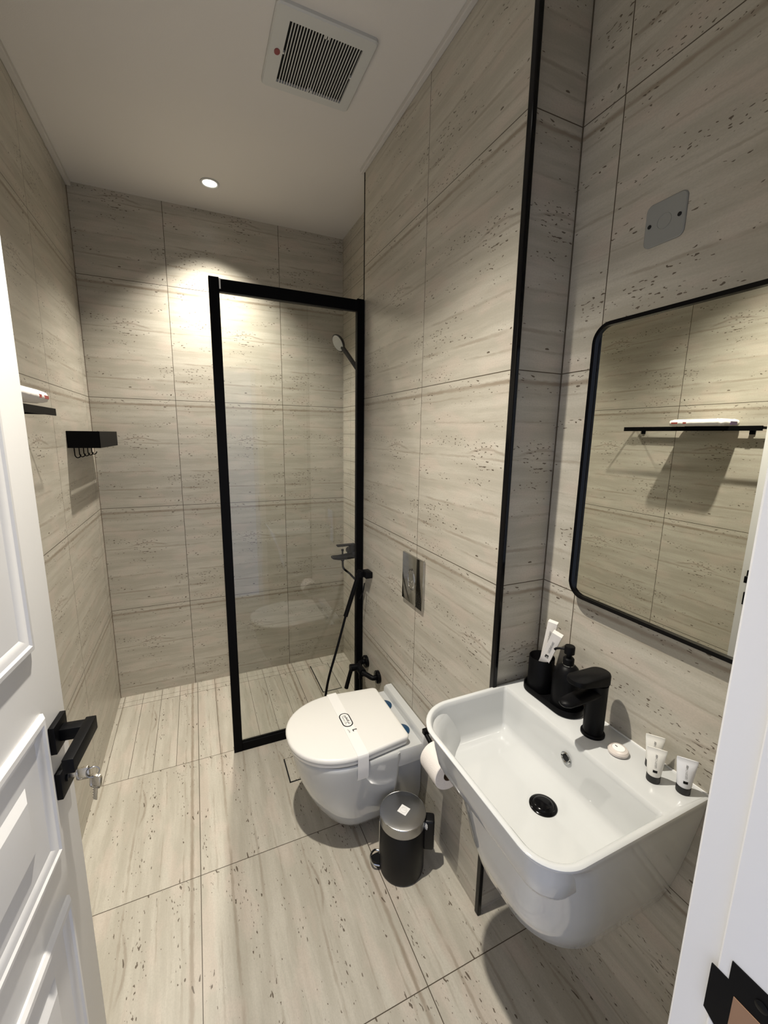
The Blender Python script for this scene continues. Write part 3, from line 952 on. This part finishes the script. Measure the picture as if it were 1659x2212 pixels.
# ------------------------------------------------------------------ shower mixer and hand shower
mix_ = empty('shower_mixer', (1.408, -.35, .86), 'black wall mounted bath and shower mixer behind the glass', 'shower mixer')
b = B()
for yy in (-.275, -.425):
    lathe(b, (1.408, yy, 0.8550), [(.030, 0), (.030, -.008), (.014, -.010), (.014, -.045)], 'x', 28)
cyl_between(b, (1.36, -.45, 0.8550), (1.36, -.25, 0.8550), .021)
obj('body', b, BLACK, mix_)
b = B()
rs = []
for x, w, h, dz in ((1.366, .024, .020, -.006), (1.31, .025, .019, -.010), (1.26, .024, .016, -.012), (1.225, .022, .012, -.008), (1.215, .014, .007, -.005)):
    rs.append([Vector((x, -.35+w*math.cos(2*PI*i/20), 0.8520+dz+h*math.sin(2*PI*i/20))) for i in range(20)])
rings(b, rs)
cyl_between(b, (1.285, -.35, 0.8560), (1.285, -.35, 0.8850), .005); cyl_between(b, (1.285, -.35, 0.8800), (1.285, -.35, 0.8900), .008)
cyl_between(b, (1.320, -.35, 0.8560), (1.320, -.35, 0.8800), .005)
cyl_between(b, (1.285, -.35, 0.8320), (1.285, -.35, 0.8180), .011)
obj('spout', b, BLACK, mix_)
b = B(); cyl_between(b, (1.350, -.35, 0.870), (1.350, -.35, 0.915), .024); box(b, 1.248, 1.366, -.368, -.332, 0.9100, 0.9200, .004, 2)
obj('lever', b, BLACK, mix_)

hs = empty('hand_shower', (1.408, -.52, 1.90), 'black handheld shower head with pale spray face on its wall bracket', 'shower head')
hc = Vector((1.268, -.335, 2.087)); 
hax = Vector((-.83, -.19, -.47)).normalized()      # spray direction
hbr = Vector((1.360, -.46, 1.905))
b = B()
T = hax.orthogonal().normalized(); Sx = hax.cross(T)
def hring(d, r): return [hc+hax*d+(T*math.cos(2*PI*i/36)+Sx*math.sin(2*PI*i/36))*r for i in range(36)]
rings(b, [hring(-.014, .030), hring(-.012, .042), hring(-.004, .049), hring(.002, .050), hring(.004, .047)])
dn = (hbr-hc).normalized()
tube(b, spline([hc+dn*.035-hax*.006, hc+dn*.06-hax*.006, hc.lerp(hbr, .6)-hax*.004, hbr], 8), .0125, 16)
obj('handle', b, BLACK, hs)
b = B(); rings(b, [hring(.0035, .044), hring(.0055, .043)])
obj('spray_face', b, SHOWER_FACE, hs)
b = B(); cyl_between(b, (1.408, -.50, 1.885), (1.372, -.48, 1.885), .020); cyl_between(b, (1.372, -.48, 1.868), (1.360, -.46, 1.925), .017, .019)
obj('bracket', b, BLACK, hs)
b = B()
tube(b, spline([hbr+dn*.01, (1.375, -.50, 1.85), (1.385, -.53, 1.70), (1.388, -.53, 1.3), (1.388, -.50, .9), (1.385, -.46, .74), (1.36, -.42, .70), (1.32, -.375, .74), (1.290, -.352, .77), (1.285, -.35, .820)], 10), .0065, 12)
obj('hose', b, BLACK, hs)

# ------------------------------------------------------------------ basket with hooks in the shower
bk = empty('shower_basket', (0, -.29, 1.506), 'black metal shelf basket with hooks underneath on the left wall of the shower', 'shower basket')
X1, Y0, Y1, Z0, Z1 = .120, -.520, -.062, 1.506, 1.578
b = B()
th = .003
box(b, 0, X1, Y0, Y0+th, Z0, Z1, .001, 1)            # near end
box(b, 0, X1, Y1-th, Y1, Z0, Z1, .001, 1)            # far end
box(b, X1-th, X1, Y0, Y1, Z0, Z1, .001, 1)           # front
box(b, .0005, th, Y0, Y1, Z0, Z1, .001, 1)           # back plate
obj('rim_panels', b, BLACKF, bk)
b = B()
box(b, th, .083, Y0+th, Y1-th, Z0+.002, Z0+.006); box(b, .094, X1-th, Y0+th, Y1-th, Z0+.002, Z0+.006)
obj('base_plate', b, BLACKF, bk)
for i in range(5):
    yy = -.468+i*.085
    b = B(); 
    tube(b, spline([(.012, yy, Z0+.004), (.012, yy, Z0-.022), (.013, yy, Z0-.036), (.020, yy, Z0-.044), (.030, yy, Z0-.040), (.034, yy, Z0-.030)], 6), .0022, 8)
    obj('hook', b, BLACKF, bk)

# ------------------------------------------------------------------ towel rack on left wall with wrapped towel
RX, RY0, RY1, RZ = .1, -1.70, -1.048, 1.628
rk = empty('towel_shelf', (0, -1.37, RZ), 'black metal towel shelf on the left wall, its end showing beside the door edge', 'towel shelf')
b = B()
box(b, RX-.003, RX, RY0, RY1, RZ-.003, RZ+.019, .0008, 1)            # front band
box(b, .001, RX, RY0, RY0+.003, RZ+.004, RZ+.016, .0008, 1)
box(b, .001, RX, RY1-.003, RY1, RZ, RZ+.018, .0008, 1)
obj('frame', b, BLACKF, rk)
for xx in (.030,):
    b = B(); box(b, xx-.009, xx+.009, RY0, RY1, RZ+.006, RZ+.010); obj('support_bar', b, BLACKF, rk)
for yy in (-1.62, -1.10):
    b = B(); box(b, .0005, .006, yy-.012, yy+.012, RZ-.018, RZ+.012, .001, 1); box(b, .001, .04, yy-.010, yy+.010, RZ+.004, RZ+.008)
    bb = obj('bracket', b, BLACKF, rk)
tw = empty('folded_towel', (.085, -1.45, RZ+.018), 'flat folded white towel in a printed wrapper lying on the black wall shelf', 'towel')
b = B()
def trg(z, ins, x0=.010, x1=.158, y0=-1.575, y1=-1.325):
    P = rrect(x0+ins, x1-ins, y0+ins, y1-ins, .02, .02, z, 8)
    for i, p in enumerate(P): p.z += .0022*math.sin(i*1.9)+.001*math.sin(i*5.1)
    return P
rings(b, [trg(RZ+.0185, .012), trg(RZ+.022, .003), trg(RZ+.032, 0), trg(RZ+.042, .004), trg(RZ+.048, .018)])
bmesh.ops.translate(b, verts=b.verts, vec=(0, 0, .003))
obj('towel_body', b, TOWEL, tw, smooth=60)
for ya, yb in ((-1.375, -1.345), (-1.415, -1.400)):
    b = B(); box(b, .1565, .1585, ya, yb, RZ+.030, RZ+.038)
    obj('wrapper_print', b, RED_PRINT, tw, smooth=0)
b = B(); box(b, .05, .10, -1.577, -1.573, RZ+.024, RZ+.040); obj('wrapper_print', b, PURPLE, tw, smooth=0)
